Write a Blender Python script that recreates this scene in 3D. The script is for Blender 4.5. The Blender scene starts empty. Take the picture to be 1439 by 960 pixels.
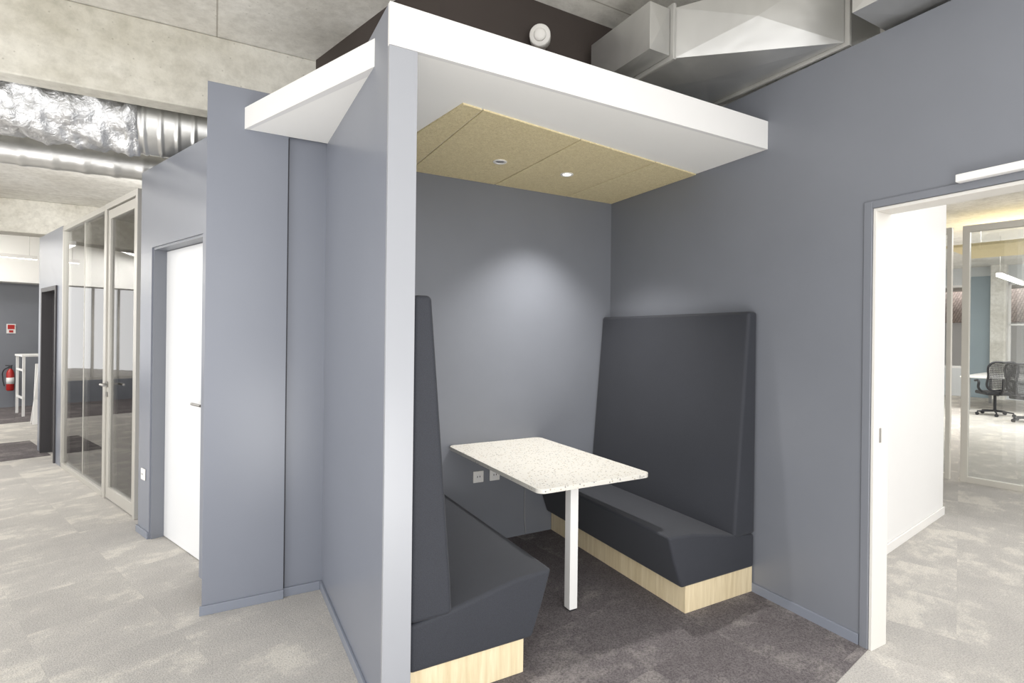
import bpy, bmesh, math, random
from mathutils import Vector, Matrix, noise
random.seed(3)
sc = bpy.context.scene
col = sc.collection
try:
    sc.view_settings.view_transform = 'Standard'
    sc.view_settings.look = 'None'
except Exception: pass

# ---------------------------------------------------------------- materials
def srgb(r, g, b):
    f = lambda c: (c/255/12.92) if c/255 <= .04045 else ((c/255+.055)/1.055)**2.4
    return (f(r), f(g), f(b), 1)
def newmat(name):
    m = bpy.data.materials.new(name); m.use_nodes = True
    nt = m.node_tree; b = nt.nodes['Principled BSDF']
    return m, nt, b
def pos(nt):
    return nt.nodes.new('ShaderNodeNewGeometry').outputs['Position']
def mapping(nt, src, scale=(1,1,1), rot=(0,0,0)):
    n = nt.nodes.new('ShaderNodeMapping'); nt.links.new(src, n.inputs['Vector'])
    n.inputs['Scale'].default_value = scale; n.inputs['Rotation'].default_value = rot
    return n.outputs[0]
def noise_n(nt, src, scale, detail=4, rough=.55, dist=0):
    n = nt.nodes.new('ShaderNodeTexNoise'); nt.links.new(src, n.inputs['Vector'])
    n.inputs['Scale'].default_value = scale; n.inputs['Detail'].default_value = detail
    n.inputs['Roughness'].default_value = rough; n.inputs['Distortion'].default_value = dist
    return n.outputs['Fac']
def ramp(nt, src, stops):
    n = nt.nodes.new('ShaderNodeValToRGB'); nt.links.new(src, n.inputs[0])
    e = n.color_ramp.elements
    while len(e) < len(stops): e.new(.5)
    for i, (p, c) in enumerate(stops):
        e[i].position = p; e[i].color = c
    return n.outputs[0]
def mixc(nt, fac, a, b, mode='MIX'):
    n = nt.nodes.new('ShaderNodeMix'); n.data_type = 'RGBA'; n.blend_type = mode
    for s, v in ((n.inputs[0], fac), (n.inputs[6], a), (n.inputs[7], b)):
        if hasattr(v, 'is_output'): nt.links.new(v, s)
        else: s.default_value = v
    return n.outputs[2]
def bump(nt, b, h, strength, dist=.01):
    n = nt.nodes.new('ShaderNodeBump'); nt.links.new(h, n.inputs['Height'])
    n.inputs['Strength'].default_value = strength; n.inputs['Distance'].default_value = dist
    nt.links.new(n.outputs[0], b.inputs['Normal'])

def paint(name, c, rough=.5, var=.04, bmp=.08, spec=.5, metallic=0):
    m, nt, b = newmat(name); p = pos(nt)
    n = noise_n(nt, p, 2.2, 3)
    c1 = tuple(x*(1-var) for x in c[:3])+(1,); c2 = tuple(min(1, x*(1+var)) for x in c[:3])+(1,)
    nt.links.new(ramp(nt, n, [(.3, c1), (.7, c2)]), b.inputs['Base Color'])
    b.inputs['Roughness'].default_value = rough; b.inputs['Metallic'].default_value = metallic
    b.inputs['Specular IOR Level'].default_value = spec
    if bmp: bump(nt, b, noise_n(nt, p, 260, 2), bmp, .002)
    return m
def emis(name, c, s):
    m, nt, b = newmat(name)
    b.inputs['Base Color'].default_value = c
    b.inputs['Emission Color'].default_value = c; b.inputs['Emission Strength'].default_value = s
    return m

M_wall = paint('blue_grey_paint', srgb(118, 121, 128), .36, .03, .05)
M_wall2 = paint('blue_grey_paint_smooth', srgb(122, 126, 136), .30, .02, .02)
M_post_lit = paint('blue_grey_paint_lit_edge', srgb(154, 156, 161), .34, .02, .02)  # same wall paint, lightened to put light on the partition end into colour
M_base = paint('blue_grey_skirting', srgb(125, 130, 141), .35, .02, 0)
M_white = paint('white_paint', srgb(228, 227, 225), .5, .01, .02)
M_offwhite = paint('off_white_lining', srgb(214, 211, 205), .5, .01, .02)
M_soffit = paint('soffit_white', srgb(247, 246, 242), .55, .01, .02)
M_door = paint('white_door_laminate', srgb(220, 221, 222), .35, .01, 0)
M_cream = paint('cream_aluminium', srgb(210, 206, 196), .4, .02, 0)
M_alu = paint('grey_aluminium', srgb(184, 181, 174), .35, .02, 0, metallic=.3)
M_darkwall = paint('dark_brown_paint', srgb(62, 54, 50), .7, .08, .1)
M_darkframe = paint('dark_frame', srgb(60, 58, 60), .5, .05, 0)
M_chrome = paint('brushed_metal', srgb(170, 168, 165), .3, .02, 0, metallic=1)
M_black = paint('black_plastic', srgb(36, 36, 40), .5, .03, 0)
M_greyplastic = paint('grey_plastic', srgb(150, 150, 150), .5, .03, 0)
M_red = paint('red_enamel', srgb(170, 38, 34), .35, .03, 0)
M_teal = paint('slate_blue_panel', srgb(150, 164, 172), .5, .03, 0)
M_palegrey = paint('pale_grey_paint', srgb(200, 204, 206), .5, .02, 0)
M_whiteplastic = paint('white_plastic', srgb(230, 228, 224), .4, .01, 0)
M_lamp = emis('lamp_glow', (1, .97, .92, 1), 9)
M_linlamp = emis('linear_lamp_glow', (1, .99, .96, 1), 6)

def concrete(name, c1, c2, c3, joints=True):
    m, nt, b = newmat(name); p = pos(nt)
    n1 = noise_n(nt, mapping(nt, p, (1, 1, 1.6)), .8, 8, .6, .4); n2 = noise_n(nt, p, 14, 6, .7)
    base = ramp(nt, n1, [(.32, c1), (.5, c2), (.66, c3)])
    out = mixc(nt, .30, base, ramp(nt, n2, [(.3, srgb(150, 147, 140)), (.6, srgb(255, 255, 255))]), 'MULTIPLY')
    v = nt.nodes.new('ShaderNodeTexVoronoi'); nt.links.new(p, v.inputs['Vector']); v.inputs['Scale'].default_value = 16
    out = mixc(nt, .5, out, ramp(nt, v.outputs['Distance'], [(.05, (.45,.44,.42,1)), (.10, (1,1,1,1))]), 'MULTIPLY')
    if joints:
        br = nt.nodes.new('ShaderNodeTexBrick'); nt.links.new(p, br.inputs['Vector'])
        br.inputs['Scale'].default_value = 1; br.inputs['Brick Width'].default_value = 4.8; br.inputs['Row Height'].default_value = 2.5
        br.inputs['Mortar Size'].default_value = .005; br.inputs['Color1'].default_value = (1,1,1,1); br.inputs['Color2'].default_value = (.95,.95,.94,1)
        br.inputs['Mortar'].default_value = (.6,.58,.55,1); br.offset = 0
        out = mixc(nt, 1, out, br.outputs['Color'], 'MULTIPLY')
    nt.links.new(out, b.inputs['Base Color']); b.inputs['Roughness'].default_value = .8
    bump(nt, b, n2, .3, .008)
    return m
M_conc = concrete('cast_concrete', srgb(206, 203, 195), srgb(226, 224, 218), srgb(240, 239, 235))
M_beam = concrete('beam_concrete', srgb(182, 178, 164), srgb(210, 207, 197), srgb(230, 228, 220), False)

def carpet(name, dark, mid, light, rot, speck=.5, tiles=.5, th=(.40,.52,.60)):
    m, nt, b = newmat(name); p = pos(nt)
    mp = mapping(nt, p, (1,1,1), (0,0,rot))
    sn = nt.nodes.new('ShaderNodeVectorMath'); sn.operation = 'SNAP'
    nt.links.new(mp, sn.inputs[0]); sn.inputs[1].default_value = (tiles, tiles, 100)
    wn = nt.nodes.new('ShaderNodeTexWhiteNoise'); wn.noise_dimensions = '3D'; nt.links.new(sn.outputs[0], wn.inputs['Vector'])
    sc_ = nt.nodes.new('ShaderNodeVectorMath'); sc_.operation = 'SCALE'; nt.links.new(wn.outputs['Color'], sc_.inputs[0]); sc_.inputs['Scale'].default_value = 7
    ad = nt.nodes.new('ShaderNodeVectorMath'); ad.operation = 'ADD'; nt.links.new(mp, ad.inputs[0]); nt.links.new(sc_.outputs[0], ad.inputs[1])
    n1 = noise_n(nt, mapping(nt, ad.outputs[0], (1, 1.35, 1)), 2.2, 12, .70, .0)
    base = ramp(nt, n1, [(th[0], dark), (th[1], mid), (th[2], light)])
    n2 = noise_n(nt, p, 120, 3, .8)
    n3 = noise_n(nt, p, 420, 2, .8)
    sp = ramp(nt, n2, [(.40, (.45,.45,.45,1)), (.55, (1.0,1.0,1.0,1))])
    sp3 = ramp(nt, n3, [(.38, (.5,.5,.5,1)), (.56, (1,1,1,1))])
    out = mixc(nt, speck, base, sp, 'MULTIPLY'); out = mixc(nt, speck, out, sp3, 'MULTIPLY')
    br = nt.nodes.new('ShaderNodeTexBrick'); nt.links.new(mp, br.inputs['Vector']); br.offset = 0
    br.inputs['Scale'].default_value = 1; br.inputs['Brick Width'].default_value = tiles; br.inputs['Row Height'].default_value = tiles
    br.inputs['Mortar Size'].default_value = .0012; br.inputs['Color1'].default_value = (1,1,1,1); br.inputs['Color2'].default_value = (.95,.95,.95,1)
    br.inputs['Mortar'].default_value = (.92,.92,.92,1)
    out = mixc(nt, 1, out, br.outputs['Color'], 'MULTIPLY')
    nt.links.new(out, b.inputs['Base Color']); b.inputs['Roughness'].default_value = .95
    b.inputs['Specular IOR Level'].default_value = .1
    bump(nt, b, n2, .7, .006)
    return m
M_carpet = carpet('light_grey_carpet', srgb(196, 192, 187), srgb(203, 199, 193), srgb(224, 219, 210), math.radians(-21), .45)
M_carpet2 = carpet('charcoal_carpet', srgb(120, 114, 115), srgb(128, 122, 123), srgb(152, 146, 144), math.radians(-9), .8)

def fabric():
    m, nt, b = newmat('charcoal_wool_fabric'); p = pos(nt)
    n = noise_n(nt, p, 350, 2, .7); n2 = noise_n(nt, p, 3, 3)
    c = ramp(nt, n, [(.3, srgb(31, 33, 39)), (.7, srgb(48, 51, 59))])
    c = mixc(nt, .25, c, ramp(nt, n2, [(.3, srgb(39, 41, 48)), (.7, srgb(48, 50, 58))]))
    nt.links.new(c, b.inputs['Base Color']); b.inputs['Roughness'].default_value = .75
    b.inputs['Sheen Weight'].default_value = .08; b.inputs['Sheen Roughness'].default_value = .5
    bump(nt, b, n, .35, .002)
    return m
M_fabric = fabric()
def wood():
    m, nt, b = newmat('pale_oak_laminate'); p = pos(nt)
    mp = mapping(nt, p, (30, 30, 2)); n = noise_n(nt, mp, 1.6, 5, .6, .4)
    nt.links.new(ramp(nt, n, [(.3, srgb(204, 186, 150)), (.55, srgb(220, 204, 170)), (.75, srgb(230, 216, 186))]), b.inputs['Base Color'])
    b.inputs['Roughness'].default_value = .45
    return m
M_wood = wood()
def terrazzo():
    m, nt, b = newmat('white_terrazzo'); p = pos(nt)
    v = nt.nodes.new('ShaderNodeTexVoronoi'); nt.links.new(p, v.inputs['Vector']); v.inputs['Scale'].default_value = 75
    chip = ramp(nt, v.outputs['Distance'], [(.0, (1,1,1,1)), (.32, (1,1,1,1)), (.36, (0,0,0,1))])
    sep = nt.nodes.new('ShaderNodeSeparateColor'); nt.links.new(v.outputs['Color'], sep.inputs[0])
    sel = ramp(nt, sep.outputs[0], [(.55, (0,0,0,1)), (.57, (1,1,1,1))])
    f = mixc(nt, 1, chip, sel, 'MULTIPLY')
    cc = ramp(nt, sep.outputs[1], [(.0, srgb(146, 134, 116)), (.4, srgb(188, 176, 152)), (.8, srgb(128, 128, 128))])
    bw = nt.nodes.new('ShaderNodeRGBToBW'); nt.links.new(f, bw.inputs[0])
    nt.links.new(mixc(nt, bw.outputs[0], srgb(212, 209, 201), cc), b.inputs['Base Color'])
    b.inputs['Roughness'].default_value = .45
    return m
M_terr = terrazzo()
def woodwool():
    m, nt, b = newmat('wood_wool_board'); p = pos(nt)
    n = noise_n(nt, p, 130, 4, .8, 1.2); n2 = noise_n(nt, p, 34, 4, .7, 1)
    c = ramp(nt, n, [(.35, srgb(180, 164, 122)), (.5, srgb(224, 209, 166)), (.65, srgb(242, 231, 196))])
    c = mixc(nt, .4, c, ramp(nt, n2, [(.35, srgb(208, 192, 148)), (.65, srgb(238, 225, 186))]))
    nt.links.new(c, b.inputs['Base Color']); b.inputs['Roughness'].default_value = .9
    bump(nt, b, n, .5, .004)
    return m
M_wool = woodwool()
def metal(name, c, rough, ns, bs, dist=.02, det=4, met=1, var=.8):
    m, nt, b = newmat(name); p = pos(nt); n = noise_n(nt, p, ns, det, .6, .8)
    c1 = tuple(x*var for x in c[:3])+(1,)
    nt.links.new(ramp(nt, n, [(.35, c1), (.65, c)]), b.inputs['Base Color'])
    b.inputs['Metallic'].default_value = met; b.inputs['Roughness'].default_value = rough
    bump(nt, b, n, bs, dist)
    return m
M_galv = metal('galvanised_steel', srgb(212, 212, 210), .36, 3.0, .2, .03, 2, met=.82, var=.88)
M_foil = metal('crumpled_foil', srgb(222, 223, 225), .3, 22, .7, .02, 5, met=.8)
M_sealant = paint('grey_duct_sealant', srgb(168, 167, 163), .5, .2, .3, metallic=.2)
def glass(name, tint=(.93, .96, .95, 1), refl=.12):
    m = bpy.data.materials.new(name); m.use_nodes = True; nt = m.node_tree; nt.nodes.clear()
    o = nt.nodes.new('ShaderNodeOutputMaterial'); t = nt.nodes.new('ShaderNodeBsdfTransparent'); g = nt.nodes.new('ShaderNodeBsdfGlossy')
    t.inputs[0].default_value = tint; g.inputs['Roughness'].default_value = .02
    lw = nt.nodes.new('ShaderNodeFresnel'); lw.inputs[0].default_value = 1.5
    ad = nt.nodes.new('ShaderNodeMath'); ad.operation = 'ADD'; ad.use_clamp = True; ad.inputs[1].default_value = refl; nt.links.new(lw.outputs[0], ad.inputs[0])
    mx = nt.nodes.new('ShaderNodeMixShader'); nt.links.new(ad.outputs[0], mx.inputs[0]); nt.links.new(t.outputs[0], mx.inputs[1]); nt.links.new(g.outputs[0], mx.inputs[2])
    nt.links.new(mx.outputs[0], o.inputs[0])
    return m
M_glass = glass('clear_glass', (.98, .99, .985, 1), .12)
M_glass2 = glass('clear_glass_light', (.97,.985,.985,1), .04)
def rooftile():
    m, nt, b = newmat('roof_tiles'); p = pos(nt)
    br = nt.nodes.new('ShaderNodeTexBrick'); nt.links.new(mapping(nt, p, (1,1,1)), br.inputs['Vector'])
    br.inputs['Scale'].default_value = 3; br.inputs['Color1'].default_value = srgb(196,180,170); br.inputs['Color2'].default_value = srgb(172,156,148)
    br.inputs['Mortar'].default_value = srgb(120,110,106)
    nt.links.new(br.outputs['Color'], b.inputs['Base Color']); b.inputs['Roughness'].default_value = .8
    return m
M_roof = rooftile()

# ---------------------------------------------------------------- mesh helpers
def finish(name, bm, mat, bevel=0, seg=3, smooth=False):
    bmesh.ops.recalc_face_normals(bm, faces=bm.faces)
    vs = [v.co for v in bm.verts]
    lo = Vector((min(v.x for v in vs), min(v.y for v in vs), min(v.z for v in vs)))
    hi = Vector((max(v.x for v in vs), max(v.y for v in vs), max(v.z for v in vs)))
    o = Vector(((lo.x+hi.x)/2, (lo.y+hi.y)/2, lo.z))
    for v in bm.verts: v.co -= o
    me = bpy.data.meshes.new(name); bm.to_mesh(me); bm.free()
    me.materials.append(mat)
    ob = bpy.data.objects.new(name, me); ob.location = o; col.objects.link(ob)
    if smooth:
        for p in me.polygons: p.use_smooth = True
    if bevel:
        md = ob.modifiers.new('bevel', 'BEVEL'); md.width = bevel; md.segments = seg; md.limit_method = 'ANGLE'; md.angle_limit = math.radians(30)
        if smooth or seg > 1:
            for p in me.polygons: p.use_smooth = True
            wn = ob.modifiers.new('wn', 'WEIGHTED_NORMAL'); wn.keep_sharp = False
    return ob
I2 = lambda a, b: (a, b)
def addbox(bm, x, y, z, T=I2):
    vs = []
    for zz in z:
        for (a, b) in ((x[0], y[0]), (x[1], y[0]), (x[1], y[1]), (x[0], y[1])):
            p = T(a, b); vs.append(bm.verts.new((p[0], p[1], zz)))
    for f in ((0,1,2,3), (4,5,6,7), (0,1,5,4), (1,2,6,5), (2,3,7,6), (3,0,4,7)):
        bm.faces.new([vs[i] for i in f])
def box(name, x, y, z, mat, T=I2, bevel=0, seg=2):
    bm = bmesh.new(); addbox(bm, x, y, z, T); return finish(name, bm, mat, bevel, seg)
def boxes(name, lst, mat, T=I2, bevel=0, seg=2):
    bm = bmesh.new()
    for (x, y, z) in lst: addbox(bm, x, y, z, T)
    return finish(name, bm, mat, bevel, seg)
def boxl(name, lst, mat, T=I2, bevel=0, seg=2):
    return [box(name, x, y, z, mat, T, bevel, seg) for (x, y, z) in lst]
def prism(name, pts, z0, z1, mat, bevel=0, seg=2):
    bm = bmesh.new()
    a = [bm.verts.new((p[0], p[1], z0)) for p in pts]; b = [bm.verts.new((p[0], p[1], z1)) for p in pts]
    bm.faces.new(a); bm.faces.new(b)
    n = len(pts)
    for i in range(n): bm.faces.new([a[i], a[(i+1) % n], b[(i+1) % n], b[i]])
    return finish(name, bm, mat, bevel, seg)
def addcyl(bm, p0, p1, r0, r1=None, n=24, cap=True):
    p0 = Vector(p0); p1 = Vector(p1); r1 = r0 if r1 is None else r1
    d = (p1-p0).normalized(); u = d.orthogonal().normalized(); w = d.cross(u)
    A = []; B = []
    for i in range(n):
        t = 2*math.pi*i/n; e = u*math.cos(t)+w*math.sin(t)
        A.append(bm.verts.new(p0+e*r0)); B.append(bm.verts.new(p1+e*r1))
    for i in range(n): bm.faces.new([A[i], A[(i+1) % n], B[(i+1) % n], B[i]])
    if cap: bm.faces.new(A); bm.faces.new(B)
def cyl(name, p0, p1, r0, mat, r1=None, n=24, bevel=0):
    bm = bmesh.new(); addcyl(bm, p0, p1, r0, r1, n); return finish(name, bm, mat, bevel, 2)
def cyls(name, lst, mat, n=16):
    bm = bmesh.new()
    for a in lst: addcyl(bm, a[0], a[1], a[2], a[3] if len(a) > 3 else None, n)
    return finish(name, bm, mat)
def lathe(name, c, prof, mat, axis=Vector((0,0,1)), n=32):
    bm = bmesh.new(); c = Vector(c); u = axis.orthogonal().normalized(); w = axis.cross(u); rings = []
    for r, h in prof:
        rings.append([bm.verts.new(c+axis*h+(u*math.cos(2*math.pi*i/n)+w*math.sin(2*math.pi*i/n))*max(r, .0005)) for i in range(n)])
    for a, b in zip(rings, rings[1:]):
        for i in range(n): bm.faces.new([a[i], a[(i+1) % n], b[(i+1) % n], b[i]])
    bm.faces.new(rings[0]); bm.faces.new(rings[-1])
    ob = finish(name, bm, mat)
    for p in ob.data.polygons: p.use_smooth = len(p.vertices) == 4
    return ob
def tube(name, pts, r, mat):
    cu = bpy.data.curves.new(name, 'CURVE'); cu.dimensions = '3D'; cu.bevel_depth = r; cu.bevel_resolution = 3
    o = Vector(pts[0]); s = cu.splines.new('BEZIER'); s.bezier_points.add(len(pts)-1)
    for bp, p in zip(s.bezier_points, pts):
        bp.co = Vector(p)-o; bp.handle_left_type = bp.handle_right_type = 'AUTO'
    dg_ob = bpy.data.objects.new(name+'_tmp', cu); col.objects.link(dg_ob)
    me = bpy.data.meshes.new_from_object(dg_ob); bpy.data.objects.remove(dg_ob)
    me.materials.clear(); me.materials.append(mat)
    ob = bpy.data.objects.new(name, me); ob.location = o; col.objects.link(ob)
    for p in me.polygons: p.use_smooth = True
    return ob
def loft(name, q0, q1, mat, k=.02):
    bm = bmesh.new()
    A = [bm.verts.new(p) for p in q0]; B = [bm.verts.new(p) for p in q1]; bm.faces.new(A); bm.faces.new(B)
    n = len(A); mid = sum((v.co for v in A+B), Vector())/(2*n)
    for i in range(n):
        F = [A[i], A[(i+1) % n], B[(i+1) % n], B[i]]
        c = sum((v.co for v in F), Vector())/4
        nr = (F[1].co-F[0].co).cross(F[3].co-F[0].co).normalized()
        if nr.dot(c-mid) < 0: nr = -nr
        cv = bm.verts.new(c+nr*k)
        for j in range(4): bm.faces.new([F[j], F[(j+1) % 4], cv])
    return finish(name, bm, mat)
def struct(ob, label=None):
    ob['kind'] = 'structure'
    if label: ob['label'] = label
    return ob
def thing(name, parts, label, category, group=None):
    lo = Vector((1e9,)*3); hi = Vector((-1e9,)*3)
    for p in parts:
        for v in p.data.vertices:
            w = p.location+v.co
            for i in range(3): lo[i] = min(lo[i], w[i]); hi[i] = max(hi[i], w[i])
    e = bpy.data.objects.new(name, None); e.location = ((lo.x+hi.x)/2, (lo.y+hi.y)/2, lo.z); e.empty_display_size = .1
    col.objects.link(e)
    for p in parts:
        p.location = p.location-e.location; p.parent = e
    e['label'] = label; e['category'] = category
    if group: e['group'] = group
    return e
def sub(parent, ch):
    ch.location = ch.location-parent.location; ch.parent = parent
def solo(ob, label, category, group=None):
    ob['label'] = label; ob['category'] = category
    if group: ob['group'] = group
    return ob

dA = Vector((-.3616, .9323)); nA = Vector((-.9323, -.3616))
def TA(s, n): p = dA*s+nA*n; return (p.x, p.y)
dD = Vector((.987, .16)).normalized()
def TD(p, q): return (dD.x*p-dD.y*q, dD.y*p+dD.x*q)
W = lambda y: 2.801+.03445*(y-2)
def TW(x, y): return (x+W(y), y)

a, a2, b = .5705, .6833, 2.004
zs, zt = 2.597, 2.759
yb = 3.462; y3 = 3.264; SL = 3.45

# ---------------------------------------------------------------- floor & ceiling
struct(box('floor', (-12, 26), (-5, 24), (-.1, 0), M_carpet))
line = lambda x: 1.417+(x-2.781)*.183
struct(prism('floor_booth', [(a2-.1, line(a2-.1)), (W(1.417), 1.417), (W(yb), yb), (a2-.1, yb)], 0, .004, M_carpet2))
struct(prism('floor_corridor_inlay', [TA(8.3, -1.42), TA(9.6, -1.42), TA(9.6, -.85), TA(8.3, -.85)], 0, .004, M_carpet2))
struct(prism('floor_end_inlay', [TA(11.6, -3.5), TA(13.98, -3.5), TA(13.98, 1.5), TA(11.6, 1.5)], 0, .004, M_carpet2))
struct(prism('ceiling', [(-2.6, .7), (26, .7), (26, 24), (-11, 24)], SL, SL+.2, M_conc))
for i, (y0, y1, zb) in enumerate([(4.05, 4.2, 2.95), (10.6, 11.0, 2.95), (14.6, 15.0, 2.9)]):
    struct(box('trim_beam_%d' % (i+1), (-10, 2.0), (y0, y1), (zb, SL), M_beam, bevel=.012))

# ---------------------------------------------------------------- booth walls
struct(box('wall_partition', (a, a2), (b+.02, yb), (0, zt), M_wall2))
struct(box('trim_partition_end_lit', (a, a2), (b, b+.02), (0, zs), M_post_lit, bevel=.002))
struct(box('wall_back', (a2, W(yb)+.1), (yb, yb+.12), (0, 2.97), M_wall))
struct(box('wall_slab', (-.04, .36), (y3, y3+.12), (0, 2.827), M_wall2, bevel=.002))
struct(box('wall_slab_recess', (.36, a), (y3+.022, y3+.14), (0, 2.827), M_wall2))
struct(box('trim_seam_shadow', (.36, .366), (y3+.012, y3+.03), (0, 2.6), M_black))  # black strip painted in for the shadow along the slab seam
bm = bmesh.new()
addbox(bm, (0, .12), (1.417, yb+.12), (0, 2.97), TW)
addbox(bm, (0, .12), (.42, 1.417), (2.133, 2.97), TW)
addbox(bm, (0, .12), (-1.2, .42), (0, 2.97), TW)
struct(finish('wall_right', bm, M_wall))
struct(box('baseboard_right', (-.012, 0), (1.46, 2.07), (0, .055), M_base, TW, .002))
struct(box('baseboard_slab', (-.05, .36), (y3-.012, y3), (0, .05), M_base, bevel=.002))
struct(box('baseboard_slab_recess', (.36, a-.012), (y3+.008, y3+.02), (0, .05), M_base, bevel=.002))
struct(box('baseboard_partition', (a-.012, a), (b+.02, y3+.02), (0, .05), M_base, bevel=.002))
struct(boxes('trim_door_casing', [((-.010, 0), (1.417, 1.456), (0, 2.168)), ((-.010, 0), (.42, 1.417), (2.133, 2.168))], M_wall, TW, .003))
struct(boxes('trim_door_lining', [((-.002, .13), (1.401, 1.416), (0, 2.132)), ((-.002, .13), (.42, 1.401), (2.116, 2.132))], M_offwhite, TW, .002))
sp = box('striker_plate', (.045, .058), (1.398, 1.401), (1.0, 1.07), M_chrome, TW)
solo(sp, 'small brushed metal striker plate on white door lining', 'strike plate')
cl = box('track', (-.05, -.010), (.5, 1.067), (2.165, 2.198), M_white, TW, .004)
cb = box('closer_body', (-.06, -.010), (.5, .72), (2.13, 2.19), M_whiteplastic, TW, .006)
thing('door_closer', [cl, cb], 'white metal door closer rail above the open doorway', 'door closer')

# ---------------------------------------------------------------- canopy
parts = []
parts.append(prism('fascia', [(a, b-.002), (W(b)-.001, b-.002), (W(b)-.001, b+.02), (a, b+.02)], zs, zt, M_white))
parts.append(prism('soffit', [(a2, b+.02), (W(b)-.001, b+.02), (W(yb)-.001, yb), (a2, yb)], zs, zs+.045, M_soffit))
w0 = Vector((a, 2.22)); w1 = Vector((.137, y3)); dn = (w1-w0).normalized(); nn = Vector((-dn.y, dn.x))
parts.append(prism('side_fascia', [w0, w1, w1-nn*.02, w0-nn*.02+Vector((0,.05))], 2.605, 2.722, M_white))
parts.append(prism('side_soffit', [w0+Vector((0,.03)), w1-nn*.018, (a, y3)], 2.606, 2.65, M_soffit))
fy = lambda x: 2.335+(x-1.03)*.118
g = .005
zc0, zc1 = zs-.008, zs
def tile(pts, nm='acoustic_tile'): return prism(nm, pts, zc0, zc1, M_wool)
parts.append(tile([(1.02, fy(1.02)), (1.13-g, fy(1.13)), (1.13-g, yb-.002), (.86, yb-.002)]))
parts.append(tile([(1.13+g, fy(1.13)), (1.77-g, fy(1.77)), (1.77-g, yb-.002), (1.13+g, yb-.002)]))
parts.append(tile([(1.77+g, fy(1.77)), (2.40-g, fy(2.4)), (2.40-g, yb-.002), (1.77+g, yb-.002)]))
parts.append(tile([(2.40+g, fy(2.4)), (W(2.54)-.004, fy(W(2.54))), (W(yb)-.004, yb-.002), (2.40+g, yb-.002)]))
thing('booth_canopy', parts, 'white flat canopy over the booth with straw-coloured wood wool acoustic tiles', 'canopy')
def downlight(x, y, on):
    z = zc0
    ring = lathe('trim_ring', (x, y, z), [(.026, 0), (.042, 0), (.045, -.004), (.040, -.008), (.028, -.006), (.026, 0)], M_whiteplastic)
    lens = lathe('lens', (x, y, z), [(.001, -.0005), (.026, -.0005), (.026, -.003), (.001, -.004)], M_lamp if on else M_greyplastic)
    return thing('recessed_downlight', [ring, lens], 'small round white recessed downlight, lit, in wood wool ceiling' if on else 'small round white recessed fitting in wood wool ceiling', 'downlight')
downlight(2.067, 2.978, True); downlight(1.558, 2.978, False)

struct(prism('wall_above_booth', [(1.03, 2.67), (2.33, 2.67), (2.33, 4.04), (.62, 4.04)], 2.65, SL, M_darkwall))
ax = Vector((-.55, -.80, -.16)).normalized(); c0 = Vector((1.655, 2.668, 3.22))
bd = lathe('housing', c0, [(.035, -.02), (.035, .03), (.060, .035), (.060, .10), (.056, .106), (.001, .107)], M_whiteplastic, ax)
rg = lathe('dome', c0+ax*.106, [(.036, 0), (.032, .008), (.018, .012), (.001, .013)], M_whiteplastic, ax)
thing('alarm_sounder', [bd, rg], 'round white alarm sounder mounted on dark wall above canopy', 'alarm')

# ---------------------------------------------------------------- benches
def extr(name, prof, y0, y1, mat, bevel, seg=4, skew=False):
    bm = bmesh.new(); L = []
    for y in (y0, y1):
        L.append([bm.verts.new((x+(W(y)-W(2.055) if skew else 0), y, z)) for x, z in prof])
    n = len(prof)
    bm.faces.new(L[0]); bm.faces.new(L[1])
    for i in range(n): bm.faces.new([L[0][i], L[0][(i+1) % n], L[1][(i+1) % n], L[1][i]])
    return finish(name, bm, mat, bevel, seg, True)
def bench(wall, sgn, y0, y1, depth_base, label, skew=False):
    X = lambda d: wall+sgn*d
    base = extr('base', [(X(.01), .004), (X(depth_base), .004), (X(depth_base), .155), (X(.01), .155)], y0+.012, y1-.004, M_wood, .002, 1, skew)
    db = depth_base+.05
    seat = extr('seat_cushion', [(X(.006), .152), (X(db-.01), .152), (X(db+.045), .30), (X(db+.09), .442), (X(db-.10), .430), (X(.20), .372), (X(.006), .345)], y0, y1-.003, M_fabric, .018, 4, skew)
    back = extr('backrest', [(X(.006), .350), (X(.187), .350), (X(.178), .50), (X(.082), 1.655), (X(.006), 1.655)], y0-.003, y1-.003, M_fabric, .02, 5, skew)
    return thing('booth_bench', [base, seat, back], label, 'bench', 'high-back booth benches')
bench(a2, 1, 2.035, yb, .535, 'charcoal upholstered high-back bench on pale oak plinth, against the partition')
bench(W(2.055), -1, 2.055, yb, .56, 'charcoal upholstered high-back bench on pale oak plinth, against the long wall', True)

# ---------------------------------------------------------------- table
def rrect(x0, x1, y0, y1, r, n=8):
    pts = []
    for cx, cy, a0 in ((x1-r, y1-r, 0), (x0+r, y1-r, 90), (x0+r, y0+r, 180), (x1-r, y0+r, 270)):
        for i in range(n+1):
            t = math.radians(a0+90*i/n); pts.append((cx+r*math.cos(t), cy+r*math.sin(t)))
    return pts
top = prism('tabletop', rrect(1.428, 2.174, 2.262, yb-.004, .045), .705, .729, M_terr, .002)
leg = box('leg', (1.70, 1.752), (2.375, 2.427), (.012, .705), M_white, bevel=.003)
foot = box('leg_foot', (1.704, 1.748), (2.379, 2.423), (.004, .012), M_black)
br = box('wall_bracket', (1.55, 2.05), (yb-.04, yb-.004), (.665, .705), M_white)
thing('booth_table', [top, leg, foot, br], 'white speckled terrazzo table fixed to wall, single square white leg', 'table')

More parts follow.
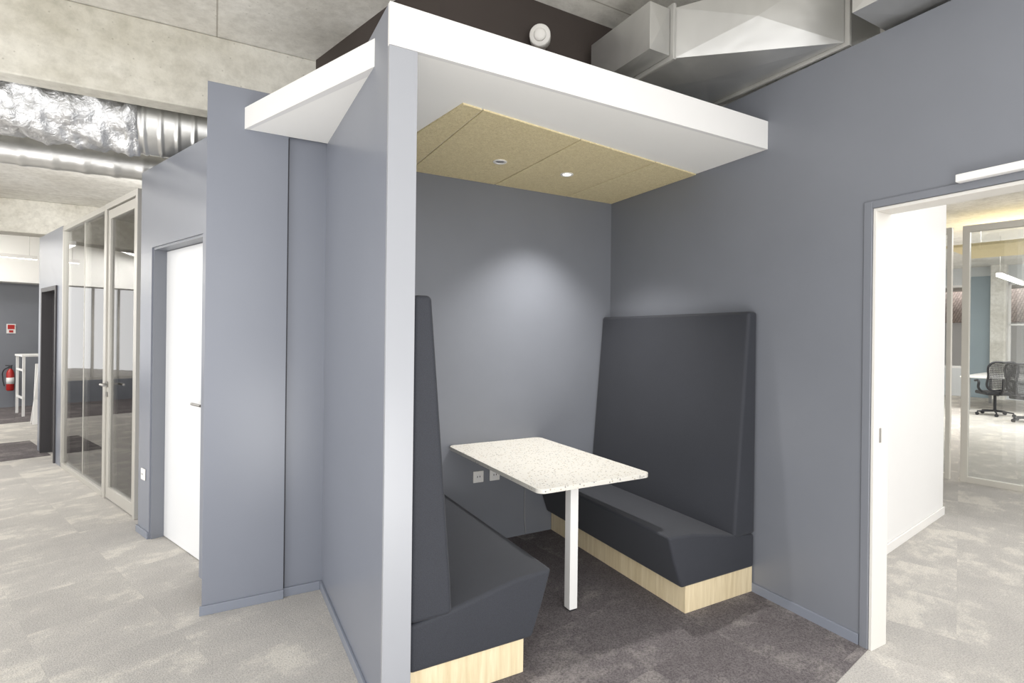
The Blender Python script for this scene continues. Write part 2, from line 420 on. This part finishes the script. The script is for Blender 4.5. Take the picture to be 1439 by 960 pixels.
def outlet(cx, z, T, label, w=.082):
    pl = box('face_plate', (cx-w/2, cx+w/2), (-.010, -.001), (z-.041, z+.041), M_whiteplastic, T, .004)
    ins = boxes('socket', [((cx-.020, cx+.020), (-.0125, -.010), (z-.020, z+.020))], M_white, T, .002)
    hol = boxl('pin_hole', [((cx-.012, cx-.007), (-.0135, -.0125), (z-.004, z+.008)), ((cx+.007, cx+.012), (-.0135, -.0125), (z-.004, z+.008))], M_black, T)
    e = thing('electrical_outlet', [pl, ins], label, 'electrical outlet', 'wall sockets')
    for h in hol: h.location = h.location-e.location-ins.location; h.parent = ins
    return e
TB = lambda x, y: (x, yb+y)
outlet(1.664, .485, TB, 'white square wall socket under the table')
outlet(1.795, .485, TB, 'white square wall socket under the table')
cb = tube('power_cable', [(2.05, yb-.006, .66), (2.052, yb-.006, .4), (2.05, yb-.008, .15), (2.06, yb-.01, .02)], .003, M_greyplastic)
solo(cb, 'thin grey power cable running down the wall below the table', 'cable')

# ---------------------------------------------------------------- corridor wall (direction A)
nw, ng = -1.31, -1.40
struct(boxes('wall_corridor', [((4.462, 4.702), (nw-.12, nw), (0, 2.68)), ((3.30, 4.462), (nw-.12, nw), (2.10, 2.68)), ((3.30, 3.55), (nw-.12, nw), (0, 2.10))], M_wall2, TA))
struct(box('baseboard_corridor', (4.465, 4.714), (nw, nw+.012), (0, .05), M_base, TA, .002))
struct(box('baseboard_corridor_end', (4.702, 4.714), (nw-.12, nw+.012), (0, .05), M_base, TA, .002))
d1 = struct(box('door_1', (3.566, 4.445), (ng-.035, ng), (.006, 2.08), M_door, TA, .002), 'plain white flush door')
h = cyls('door_handle', [(TA(3.66, ng)+(1.03,), TA(3.66, ng+.05)+(1.03,), .01), (TA(3.66, ng+.05)+(1.03,), TA(3.81, ng+.05)+(1.03,), .009), (TA(3.66, ng)+(1.03,), TA(3.66, ng+.008)+(1.03,), .026)], M_chrome)
sub(d1, h)
struct(boxes('trim_door_frame', [((4.445, 4.462), (ng-.05, nw-.01), (0, 2.10)), ((3.55, 3.565), (ng-.05, nw-.01), (0, 2.10)), ((3.565, 4.445), (ng-.05, nw-.01), (2.083, 2.10))], M_wall, TA))
def TAp(x, y): return TA(4.575-x, nw-y)
outlet(0, .45, TAp, 'white wall socket on blue-grey corridor wall')
s1, s2 = 5.90, 7.555
gt = 2.63
fr = boxes('frame', [((s1, s1+.04), (ng-.03, ng+.03), (0, gt)), ((s2-.04, s2), (ng-.03, ng+.03), (0, gt)), ((s1, s2), (ng-.03, ng+.03), (gt-.05, gt)), ((s1, s2), (ng-.03, ng+.03), (0, .05)),
    ((6.72, 6.735), (ng-.008, ng+.008), (.05, gt-.05))], M_alu, TA, .002)
gl = [box('glass_pane', (x0, x1), (ng-.005, ng+.005), (.05, gt-.05), M_glass, TA) for x0, x1 in ((s1+.04, 6.72), (6.735, s2-.04))]
thing('glazed_partition', [fr]+gl, 'floor-to-ceiling clear glass office partition with pale aluminium frame', 'glass partition')
sd1 = s1
struct(boxes('trim_glass_door_frame', [((5.0, 5.05), (ng-.03, ng+.035), (0, gt)), ((sd1-.05, sd1), (ng-.03, ng+.035), (0, gt)), ((5.05, sd1-.05), (ng-.03, ng+.035), (gt-.05, gt))], M_alu, TA, .002))
dr = boxes('door_2', [((5.055, 5.12), (ng-.02, ng+.022), (.01, gt-.06)), ((sd1-.12, sd1-.055), (ng-.02, ng+.022), (.01, gt-.06)), ((5.12, sd1-.12), (ng-.02, ng+.022), (gt-.14, gt-.06)), ((5.12, sd1-.12), (ng-.02, ng+.022), (.01, .11))], M_alu, TA, .002)
struct(dr, 'glazed door with pale aluminium frame')
sub(dr, box('glass_pane', (5.12, sd1-.12), (ng-.005, ng+.005), (.11, gt-.14), M_glass, TA))
hh = cyls('door_handle', [(TA(5.82, ng+.022)+(1.02,), TA(5.82, ng+.075)+(1.02,), .01), (TA(5.82, ng+.075)+(1.02,), TA(5.69, ng+.075)+(1.02,), .01), (TA(5.82, ng+.022)+(1.02,), TA(5.82, ng+.03)+(1.02,), .028), (TA(5.82, ng+.022)+(.93,), TA(5.82, ng+.03)+(.93,), .024)], M_chrome)
sub(dr, hh)
struct(box('wall_corridor_pier', (4.702, 5.0), (ng-.12, ng), (0, gt), M_wall2, TA))
struct(boxes('wall_corridor_far', [((s2, 7.78), (ng-.12, ng+.03), (0, 2.64)), ((7.78, 8.58), (ng-.12, ng+.03), (2.0, 2.64)), ((8.58, 8.78), (ng-.12, ng+.03), (0, 2.64))], M_wall2, TA))
struct(boxes('trim_far_door_frame', [((7.78, 7.83), (ng-.13, ng+.045), (0, 2.0)), ((8.53, 8.58), (ng-.13, ng+.045), (0, 2.0)), ((7.83, 8.53), (ng-.13, ng+.045), (1.95, 2.0))], M_darkframe, TA))
d3 = struct(box('door_3', (7.83, 8.53), (ng-.1, ng-.06), (.006, 1.95), M_darkframe, TA), 'dark door in dark frame')
sub(d3, cyls('door_handle', [(TA(7.92, ng-.06)+(1.0,), TA(7.92, ng)+(1.0,), .01), (TA(7.92, ng)+(1.0,), TA(8.04, ng)+(1.0,), .01)], M_chrome))
struct(boxes('window_added_light', [((4.6+i*.82, 4.66+i*.82), (-4.6, -4.54), (0, 2.64)) for i in range(6)]+[((4.6, 8.8), (-4.6, -4.54), (0, .06)), ((4.6, 8.8), (-4.6, -4.54), (2.58, 2.64))], M_alu, TA))  # added opening that lets daylight into the office behind the glass
struct(box('wall_office_far', (8.79, 8.9), (-4.5, ng-.13), (0, 2.64), M_soffit, TA))
struct(box('wall_office_near', (4.55, 4.65), (-4.5, nw-.12), (0, 2.6), M_soffit, TA))
struct(boxes('wall_end', [((14.0, 14.15), (-9, -1.1), (0, SL)), ((14.0, 14.15), (-1.1, 6), (0, .45)), ((14.0, 14.15), (-1.1, 6), (2.95, SL)), ((14.0, 14.15), (6, 8), (0, SL))], M_wall, TA))
struct(boxes('window_added_reflection', [((14.03, 14.1), (-1.1+i*.45, -1.06+i*.45), (.45, 2.95)) for i in range(16)]+[((14.03, 14.1), (-1.1, 6), (.45, .51)), ((14.03, 14.1), (-1.1, 6), (2.89, 2.95))], M_alu, TA))  # unseen window added so the corridor glazing reflects bright stripes
struct(box('trim_bulkhead', (13.5, 13.98), (-9, 8), (2.38, SL), M_soffit, TA))

P = Vector((-3.42, 13.69)); nP = P.dot(nA)
c = TA(13.86, nP)
body = lathe('body', (c[0], c[1], .33), [(.045, 0), (.058, .02), (.058, .33), (.045, .38), (.022, .41), (.022, .42)], M_red)
valve = box('valve', (c[0]-.02, c[0]+.02), (c[1]-.02, c[1]+.02), (.75, .80), M_black)
lev = box('lever', (c[0]-.07, c[0]+.03), (c[1]-.012, c[1]+.012), (.80, .815), M_black)
hose = tube('hose', [(c[0]-.02, c[1], .78), (c[0]-.09, c[1]-.02, .72), (c[0]-.10, c[1]-.02, .55), (c[0]-.08, c[1]-.02, .42)], .01, M_black)
brk = box('wall_bracket', (13.915, 13.998), (nP-.04, nP+.04), (.5, .65), M_black, TA)
lab = lathe('instruction_label', (c[0], c[1], .46), [(.058, 0), (.0592, .0), (.0592, .12), (.058, .12)], M_white)
thing('fire_extinguisher', [body, valve, lev, hose, brk, lab], 'red fire extinguisher with black hose mounted on grey wall', 'fire extinguisher')
P2 = nP-.02
sg = box('board', (13.985, 13.998), (P2-.065, P2+.065), (1.42, 1.60), M_white, TA)
pic = boxl('pictogram', [((13.98, 13.985), (P2-.05, P2+.05), (1.50, 1.585)), ((13.98, 13.985), (P2-.03, P2+.03), (1.435, 1.48))], M_red, TA)
thing('fire_safety_sign', [sg]+pic, 'small white and red fire equipment sign on grey wall', 'sign')
T2 = lambda s, n: TA(12.6+s, -2.05+n)
tp = box('tabletop', (-.35, .35), (-.75, .35), (1.03, 1.06), M_white, T2, .003)
lg = []
for sx in (-.32, .29):
    for ny in (-.72, .30):
        lg.append(box('leg', (sx, sx+.035), (ny, ny+.035), (.006, 1.03), M_white, T2))
rl = boxl('stretcher', [((-.32, .325), (-.715, -.69), (.3, .33)), ((-.32, .325), (.305, .33), (.3, .33)), ((-.32, .325), (.305, .33), (.78, .81))], M_white, T2)
thing('high_table', [tp]+rl+lg, 'white bar-height table with slim square legs', 'high table')
def easel(s, n, zt_, label):
    out = []
    for nm, sg_, off in (('front_panel', 1, -.11), ('rear_panel', -1, .15)):
        bm = bmesh.new(); vs = []
        for dx in (0, .03):
            for (r, z) in ((0, .006), (.30, .006), (.24, zt_), (.06, zt_)):
                p = TA(s+dx+sg_*.22*(1-z/zt_)+off, n+r); vs.append(bm.verts.new((p[0], p[1], z)))
        for f in ((0,1,2,3), (4,5,6,7), (0,1,5,4), (1,2,6,5), (2,3,7,6), (3,0,4,7)): bm.faces.new([vs[i] for i in f])
        out.append(finish(nm, bm, M_white))
    return thing('folding_floor_sign', out, label, 'floor sign')
easel(11.2, -1.98, .95, 'plain white folding floor board beside the bar-height table')

# ---------------------------------------------------------------- ducts left
def foilduct(name, x0, x1, y, z, r, mat, amp, nx, nr=48, ridge=0, slope=0, per=8):
    bm = bmesh.new(); rings = []
    for i in range(nx+1):
        x = x0+(x1-x0)*i/nx; ring = []
        for j in range(nr):
            t = 2*math.pi*j/nr
            q = Vector((x*7, math.cos(t)*2.5, math.sin(t)*2.5))
            rr = r+amp*(noise.noise(q)+.5*noise.noise(q*2.3)+.4*noise.noise(q*5)) + (ridge if (i % per) < 2 else 0)
            ring.append(bm.verts.new((x, y+rr*math.cos(t), z+slope*(x-x0)+rr*math.sin(t))))
        rings.append(ring)
    for A, B in zip(rings, rings[1:]):
        for j in range(nr): bm.faces.new([A[j], A[(j+1) % nr], B[(j+1) % nr], B[j]])
    bm.faces.new(rings[0]); bm.faces.new(rings[-1])
    ob = finish(name, bm, mat)
    for p in ob.data.polygons: p.use_smooth = True
    return ob
fd = foilduct('foil_sleeve', -4.0, -.45, 4.46, 2.93, .215, M_foil, .035, 220, 48, .008, 0, 9)
cd = foilduct('rigid_end', -.52, .35, 4.46, 2.92, .20, M_galv, 0, 90, 40, .007, 0, 10)
thing('insulated_duct', [fd, cd], 'crumpled silver foil insulated air duct hanging under concrete ceiling', 'air duct')
sd = foilduct('spiral_duct', -4.0, .6, 5.15, 2.80, .105, M_galv, .0, 200, 40, .006)
hs = [tube('duct_hanger', [(x, 5.15, 2.90), (x, 5.15, 3.2), (x, 5.15, SL)], .004, M_chrome) for x in (-2.4, -1.3)]
sd.name = 'tube'
thing('spiral_duct', [sd]+hs, 'thin round galvanised spiral air duct with ribbed seams', 'air duct')
cs = lathe('housing', (-1.35, 6.35, SL-.18), [(.13, .05), (.14, .03), (.13, .0), (.04, -.01)], M_whiteplastic)
ck = cyl('mounting_rod', (-1.35, 6.35, SL-.13), (-1.35, 6.35, SL), .01, M_greyplastic)
thing('wireless_access_point', [cs, ck], 'round white wireless access point hung from concrete ceiling', 'access point')
def linlamp(p0, p1, z, label):
    p0 = Vector((p0[0], p0[1], z)); p1 = Vector((p1[0], p1[1], z)); d = (p1-p0).normalized(); w = Vector((-d.y, d.x, 0))*.04
    def pr(nm, z0, z1, ww, mat):
        bm = bmesh.new(); vs = []
        for zz in (z0, z1):
            for q in (p0-w*ww, p1-w*ww, p1+w*ww, p0+w*ww): vs.append(bm.verts.new((q.x, q.y, zz)))
        for f in ((0,1,2,3), (4,5,6,7), (0,1,5,4), (1,2,6,5), (2,3,7,6), (3,0,4,7)): bm.faces.new([vs[i] for i in f])
        return finish(nm, bm, mat)
    A = pr('housing', z, z+.06, 1, M_whiteplastic); B = pr('diffuser', z-.006, z, .85, M_linlamp)
    C = [cyl('suspension_wire', (q.x, q.y, z+.06), (q.x, q.y, SL), .003, M_chrome, n=6) for q in (p0+d*.1, p1-d*.1)]
    return thing('linear_pendant_light', [A, B]+C, label, 'pendant light', 'linear lamps')
linlamp(TA(9.8, -.9), TA(11.6, -.9), 2.72, 'slim lit white linear pendant lamp along the corridor')
linlamp(TA(12.4, -.3), TA(12.4, -1.9), 2.72, 'slim lit white linear pendant lamp across the corridor')

# ---------------------------------------------------------------- ducts right (rectangular)
def crossbox(name, x, y, z, mat, k=.02):
    bm = bmesh.new(); vs = []
    for zz in z:
        for (p, q) in ((x[0], y[0]), (x[1], y[0]), (x[1], y[1]), (x[0], y[1])): vs.append(bm.verts.new((p, q, zz)))
    for f, n in (((0,1,2,3), (0,0,-1)), ((4,5,6,7), (0,0,1)), ((0,1,5,4), (0,-1,0)), ((1,2,6,5), (1,0,0)), ((2,3,7,6), (0,1,0)), ((3,0,4,7), (-1,0,0))):
        F = [vs[i] for i in f]; c = sum((v.co for v in F), Vector())/4+Vector(n)*k; cv = bm.verts.new(c)
        for i in range(4): bm.faces.new([F[i], F[(i+1) % 4], cv])
    return finish(name, bm, mat)
R1 = lambda x, y0, y1, z0, z1: [(x, y0, z0), (x, y1, z0), (x, y1, z1), (x, y0, z1)]
tr = loft('transition', R1(2.15, 2.10, 2.62, 3.0, 3.27), R1(2.77, 1.56, 2.40, 3.0, 3.42), M_galv, .016)
mb2 = crossbox('duct_body', (2.80, 3.7), (1.56, 2.40), (3.0, 3.42), M_galv, .02)
el = crossbox('duct_body', (1.98, 2.12), (2.11, 2.61), (3.01, 3.26), M_galv, .006)
fl = boxl('flange', [((2.125, 2.145), (2.085, 2.635), (2.985, 3.285)), ((2.775, 2.795), (1.535, 2.425), (2.98, 3.44))], M_sealant, bevel=.003)
thing('rectangular_duct', [tr, mb2, el]+fl, 'large rectangular galvanised air duct with flanged joints crossing over the wall', 'air duct')
nb = crossbox('duct_body', (2.55, 3.7), (.74, 1.40), (3.0, 3.40), M_galv, .02)
nf = boxl('flange', [((2.865, 2.885), (.70, 1.44), (2.975, 3.42))], M_sealant, bevel=.003)
thing('rectangular_duct', [nb]+nf, 'second rectangular galvanised air duct with pale sealed flange above the doorway', 'air duct')

# ---------------------------------------------------------------- adjoining room beyond doorway
struct(box('wall_side_room', (3.22, 5.787), (1.309, 1.43), (0, 2.9), M_white, TD))
struct(box('baseboard_side_room', (3.22, 5.797), (1.297, 1.309), (0, .07), M_whiteplastic, TD, .004))
gp = 7.33; gz = 2.72
fr = boxes('frame', [((gp-.03, gp+.03), (1.45, 1.51), (0, gz)), ((gp-.03, gp+.03), (1.60, 1.64), (0, gz)), ((gp-.03, gp+.03), (1.64, 3.2), (gz-.07, gz)), ((gp-.03, gp+.03), (-1.2, 1.45), (gz-.07, gz)), ((gp-.03, gp+.03), (-1.2, 1.45), (0, .06)), ((gp-.03, gp+.03), (1.64, 3.2), (0, .06)), ((gp-.03, gp+.03), (.5, .56), (0, gz))], M_cream, TD, .002)
gl = [box('glass_pane', (gp-.005, gp+.005), (u0, u1), (.06, gz-.07), M_glass2, TD) for u0, u1 in ((-1.2, .5), (.56, 1.45), (1.64, 3.2))]
thing('glazed_partition', [fr]+gl, 'clear glass meeting room partition with cream aluminium frame', 'glass partition')
fw = 18.5
struct(boxes('wall_far_office', [((fw, fw+.15), (-3, 9), (0, .75)), ((fw, fw+.15), (-3, 9), (3.0, SL)), ((fw, fw+.15), (5.2, 9), (.75, 3.0))], M_palegrey, TD))
struct(box('wall_far_office_panel', (fw-.02, fw+.15), (3.2, 3.72), (0, 3.2), M_teal, TD))
struct(box('wall_far_column', (fw-.25, fw), (2.9, 3.2), (0, SL), M_conc, TD))
struct(boxes('window_1', [((fw+.02, fw+.08), (-.6+i*1.15, -.55+i*1.15), (.75, 3.0)) for i in range(4)]+[((fw+.02, fw+.08), (-3, 2.9), (.75, .81)), ((fw+.02, fw+.08), (-3, 2.9), (2.94, 3.0)), ((fw+.02, fw+.08), (-3, 2.9), (1.9, 1.94))], M_white, TD))
struct(boxes('window_2', [((fw+.02, fw+.08), (3.72, 3.78), (.75, 3.0)), ((fw+.02, fw+.08), (4.4, 4.45), (.75, 3.0)), ((fw+.02, fw+.08), (3.72, 5.2), (.75, .81)), ((fw+.02, fw+.08), (3.72, 5.2), (2.94, 3.0))], M_white, TD))
struct(box('wall_office_side', (9, fw), (5.2, 5.35), (0, SL), M_soffit, TD))
struct(box('trim_window_sill', (fw-.22, fw), (-3, 2.9), (.72, .76), M_white, TD))
bb = box('facade', (27, 33), (-6, 9), (-1, 2.2), M_white, TD)
bm = bmesh.new()
v = [bm.verts.new(TD(26.6, -6)+(2.2,)), bm.verts.new(TD(26.6, 9)+(2.2,)), bm.verts.new(TD(31, 9)+(6.2,)), bm.verts.new(TD(31, -6)+(6.2,)), bm.verts.new(TD(33.4, 9)+(2.2,)), bm.verts.new(TD(33.4, -6)+(2.2,))]
for f in ((0,1,2,3), (3,2,4,5), (0,3,5), (1,4,2), (0,5,4,1)): bm.faces.new([v[i] for i in f])
rf = finish('roof', bm, M_roof)
fwn = [box('facade_window', (26.96, 27.0), (q, q+.9), (.4, 1.7), M_teal, TD) for q in (0.5, 2.4, 4.3, 6.2)]
thing('neighbouring_building', [bb, rf]+fwn, 'white building with brown tiled pitched roof outside the window', 'building')
pn = box('board', (10.4, 12.0), (1.0, 2.35), (2.92, 2.96), M_wool, TD)
wr = [cyl('suspension_wire', TD(10.6, 1.2)+(2.96,), TD(10.6, 1.2)+(SL,), .003, M_chrome, n=6), cyl('suspension_wire', TD(11.8, 2.2)+(2.96,), TD(11.8, 2.2)+(SL,), .003, M_chrome, n=6)]
thing('acoustic_ceiling_panel', [pn]+wr, 'straw-coloured wood wool panel hung from concrete ceiling', 'acoustic panel')
linlamp(TD(13.2, 2.2), TD(15.6, 2.2), 2.7, 'slim lit white linear pendant lamp in glazed meeting room')
tp = prism('tabletop', [TD(14.9, 1.7), TD(17.2, 1.7), TD(17.2, 3.1), TD(14.9, 3.1)], .70, .73, M_white, .004)
lg = [box('leg', (p, p+.05), (q, q+.05), (.002, .70), M_greyplastic, TD) for p in (15.0, 17.05) for q in (1.8, 2.95)]
thing('meeting_table', [tp]+lg, 'white rectangular meeting table with square legs', 'table')
def chair_parts(cx, cy, ang):
    R = lambda x, y, z: (cx+x*math.cos(ang)-y*math.sin(ang), cy+x*math.sin(ang)+y*math.cos(ang), z)
    RT = lambda x, y: R(x, y, 0)[:2]
    star = cyls('star_base', [(R(0, 0, .10), R(.29*math.cos(k*1.2566), .29*math.sin(k*1.2566), .075), .022, .014) for k in range(5)], M_black, 8)
    cast = [cyl('caster', R(.29*math.cos(k*1.2566), .29*math.sin(k*1.2566)-.015, .032), R(.29*math.cos(k*1.2566), .29*math.sin(k*1.2566)+.015, .032), .03, M_black, n=12) for k in range(5)]
    colm = cyl('gas_lift', R(0, 0, .09), R(0, 0, .42), .025, M_black)
    seat = box('seat', (-.24, .24), (-.24, .23), (.42, .49), M_black, RT, .025, 3)
    bfr = tube('backrest_frame', [R(-.2, .24, .55), R(-.23, .28, .8), R(-.2, .31, 1.05), R(0, .32, 1.08), R(.2, .31, 1.05), R(.23, .28, .8), R(.2, .24, .55), R(0, .23, .53), R(-.2, .24, .55)], .02, M_black)
    slats = [(R(-.21, .25+.0025*i, .57+i*.0208), R(.21, .25+.0025*i, .57+i*.0208), .006) for i in range(24)]+[(R(-.19+i*.024, .25, .55), R(-.19+i*.024, .31, 1.06), .005) for i in range(17)]
    mesh = cyls('backrest_mesh', slats, M_black, 5)
    mesh['kind'] = 'stuff'
    arm = [tube('armrest', [R(s*.22, .05, .46), R(s*.29, .05, .55), R(s*.29, .05, .68), R(s*.28, -.12, .69)], .022, M_black) for s in (-1, 1)]
    spine = tube('back_support', [R(0, .1, .42), R(0, .27, .5), R(0, .33, .75)], .025, M_black)
    return [star, colm, seat, bfr, mesh, spine]+cast+arm
p = TD(14.3, 2.42)
thing('office_chair', chair_parts(p[0], p[1], 2.3), 'black mesh-back office swivel chair beside white meeting table', 'office chair', 'mesh task chairs')
p = TD(13.6, 1.78)
thing('office_chair', chair_parts(p[0], p[1], 1.1), 'black mesh-back office swivel chair turned towards the table', 'office chair', 'mesh task chairs')
p = TD(13.9, 3.75)
thing('office_chair', chair_parts(p[0], p[1], 3.6), 'black mesh-back office swivel chair by the glass frame', 'office chair', 'mesh task chairs')

# ---------------------------------------------------------------- lights
w = bpy.data.worlds.new('World'); sc.world = w; w.use_nodes = True
bg = w.node_tree.nodes['Background']; bg.inputs[0].default_value = (1, .99, .98, 1); bg.inputs[1].default_value = 1.9
def area(name, loc, target, size, energy, colr=(1, .98, .95), sy=None):
    l = bpy.data.lights.new(name, 'AREA'); l.energy = energy; l.size = size; l.color = colr
    if sy: l.shape = 'RECTANGLE'; l.size_y = sy
    o = bpy.data.objects.new(name, l); o.location = loc
    o.rotation_euler = (Vector(target)-Vector(loc)).to_track_quat('-Z', 'Y').to_euler(); col.objects.link(o); return o
area('added_camera_side_fill', (-1.0, -2.5, 2.0), (1.4, 3.5, 1.4), 3.5, 50, (1, 1, 1), 2.2)  # added fill behind the camera, no known window there
area('added_soffit_fill', (.9, -.1, .35), (1.7, 2.7, 2.9), 1.4, 48, (1, .995, .98))  # added low uplight, out of view, to brighten the soffit
area('added_corridor_ceiling_fill', (-2.4, 2.2, .35), (-1.2, 5.2, 3.4), 1.6, 70, (1, .99, .98))  # added uplight outside the view that lifts the beams and ceiling
area('added_corridor_fill', (-3.4, 6.5, 3.2), (-2.6, 6.5, 0), 1.2, 115, sy=4)  # unseen overhead fill, added to bring light into the corridor
area('added_corridor_fill_far', (-4.8, 11.5, 3.2), (-4.2, 11.5, 0), 1.2, 150, sy=4)  # added fill for the far end of the corridor, out of view
area('added_glazed_office_fill', TA(6.6, -3.0)+(2.5,), TA(8.79, -1.8)+(1.0,), 1.2, 110)  # added to brighten the interior seen through the corridor glass
area('added_side_room_fill', TD(4.6, -.5)+(3.3,), TD(4.6, -.5)+(0,), 1.5, 30)  # added fill for the side room, without a fitting
area('added_far_office_fill', TD(13, 1.5)+(3.35,), TD(13, 1.5)+(0,), 3, 330)  # added overhead fill to brighten the far office
l = bpy.data.lights.new('downlight_beam', 'SPOT'); l.energy = 170; l.spot_size = math.radians(104); l.spot_blend = .85; l.shadow_soft_size = .06; l.color = (1, .975, .94)
o = bpy.data.objects.new('downlight_beam', l); o.location = (2.067, 2.978, 2.57); col.objects.link(o)

# ---------------------------------------------------------------- camera
cam = bpy.data.cameras.new('Camera'); co = bpy.data.objects.new('Camera', cam); col.objects.link(co)
cam.sensor_width = 36; cam.lens = 753.2/1439*36; cam.shift_y = -8.9/1439; cam.shift_x = 0; cam.clip_start = .05
psi = .5083; fwd = Vector((math.sin(psi), math.cos(psi), 0))
q = fwd.to_track_quat('-Z', 'Y').to_matrix() @ Matrix.Rotation(.01193, 3, 'Z')
co.location = (0, 0, 1.5); co.rotation_euler = q.to_euler()
sc.camera = co
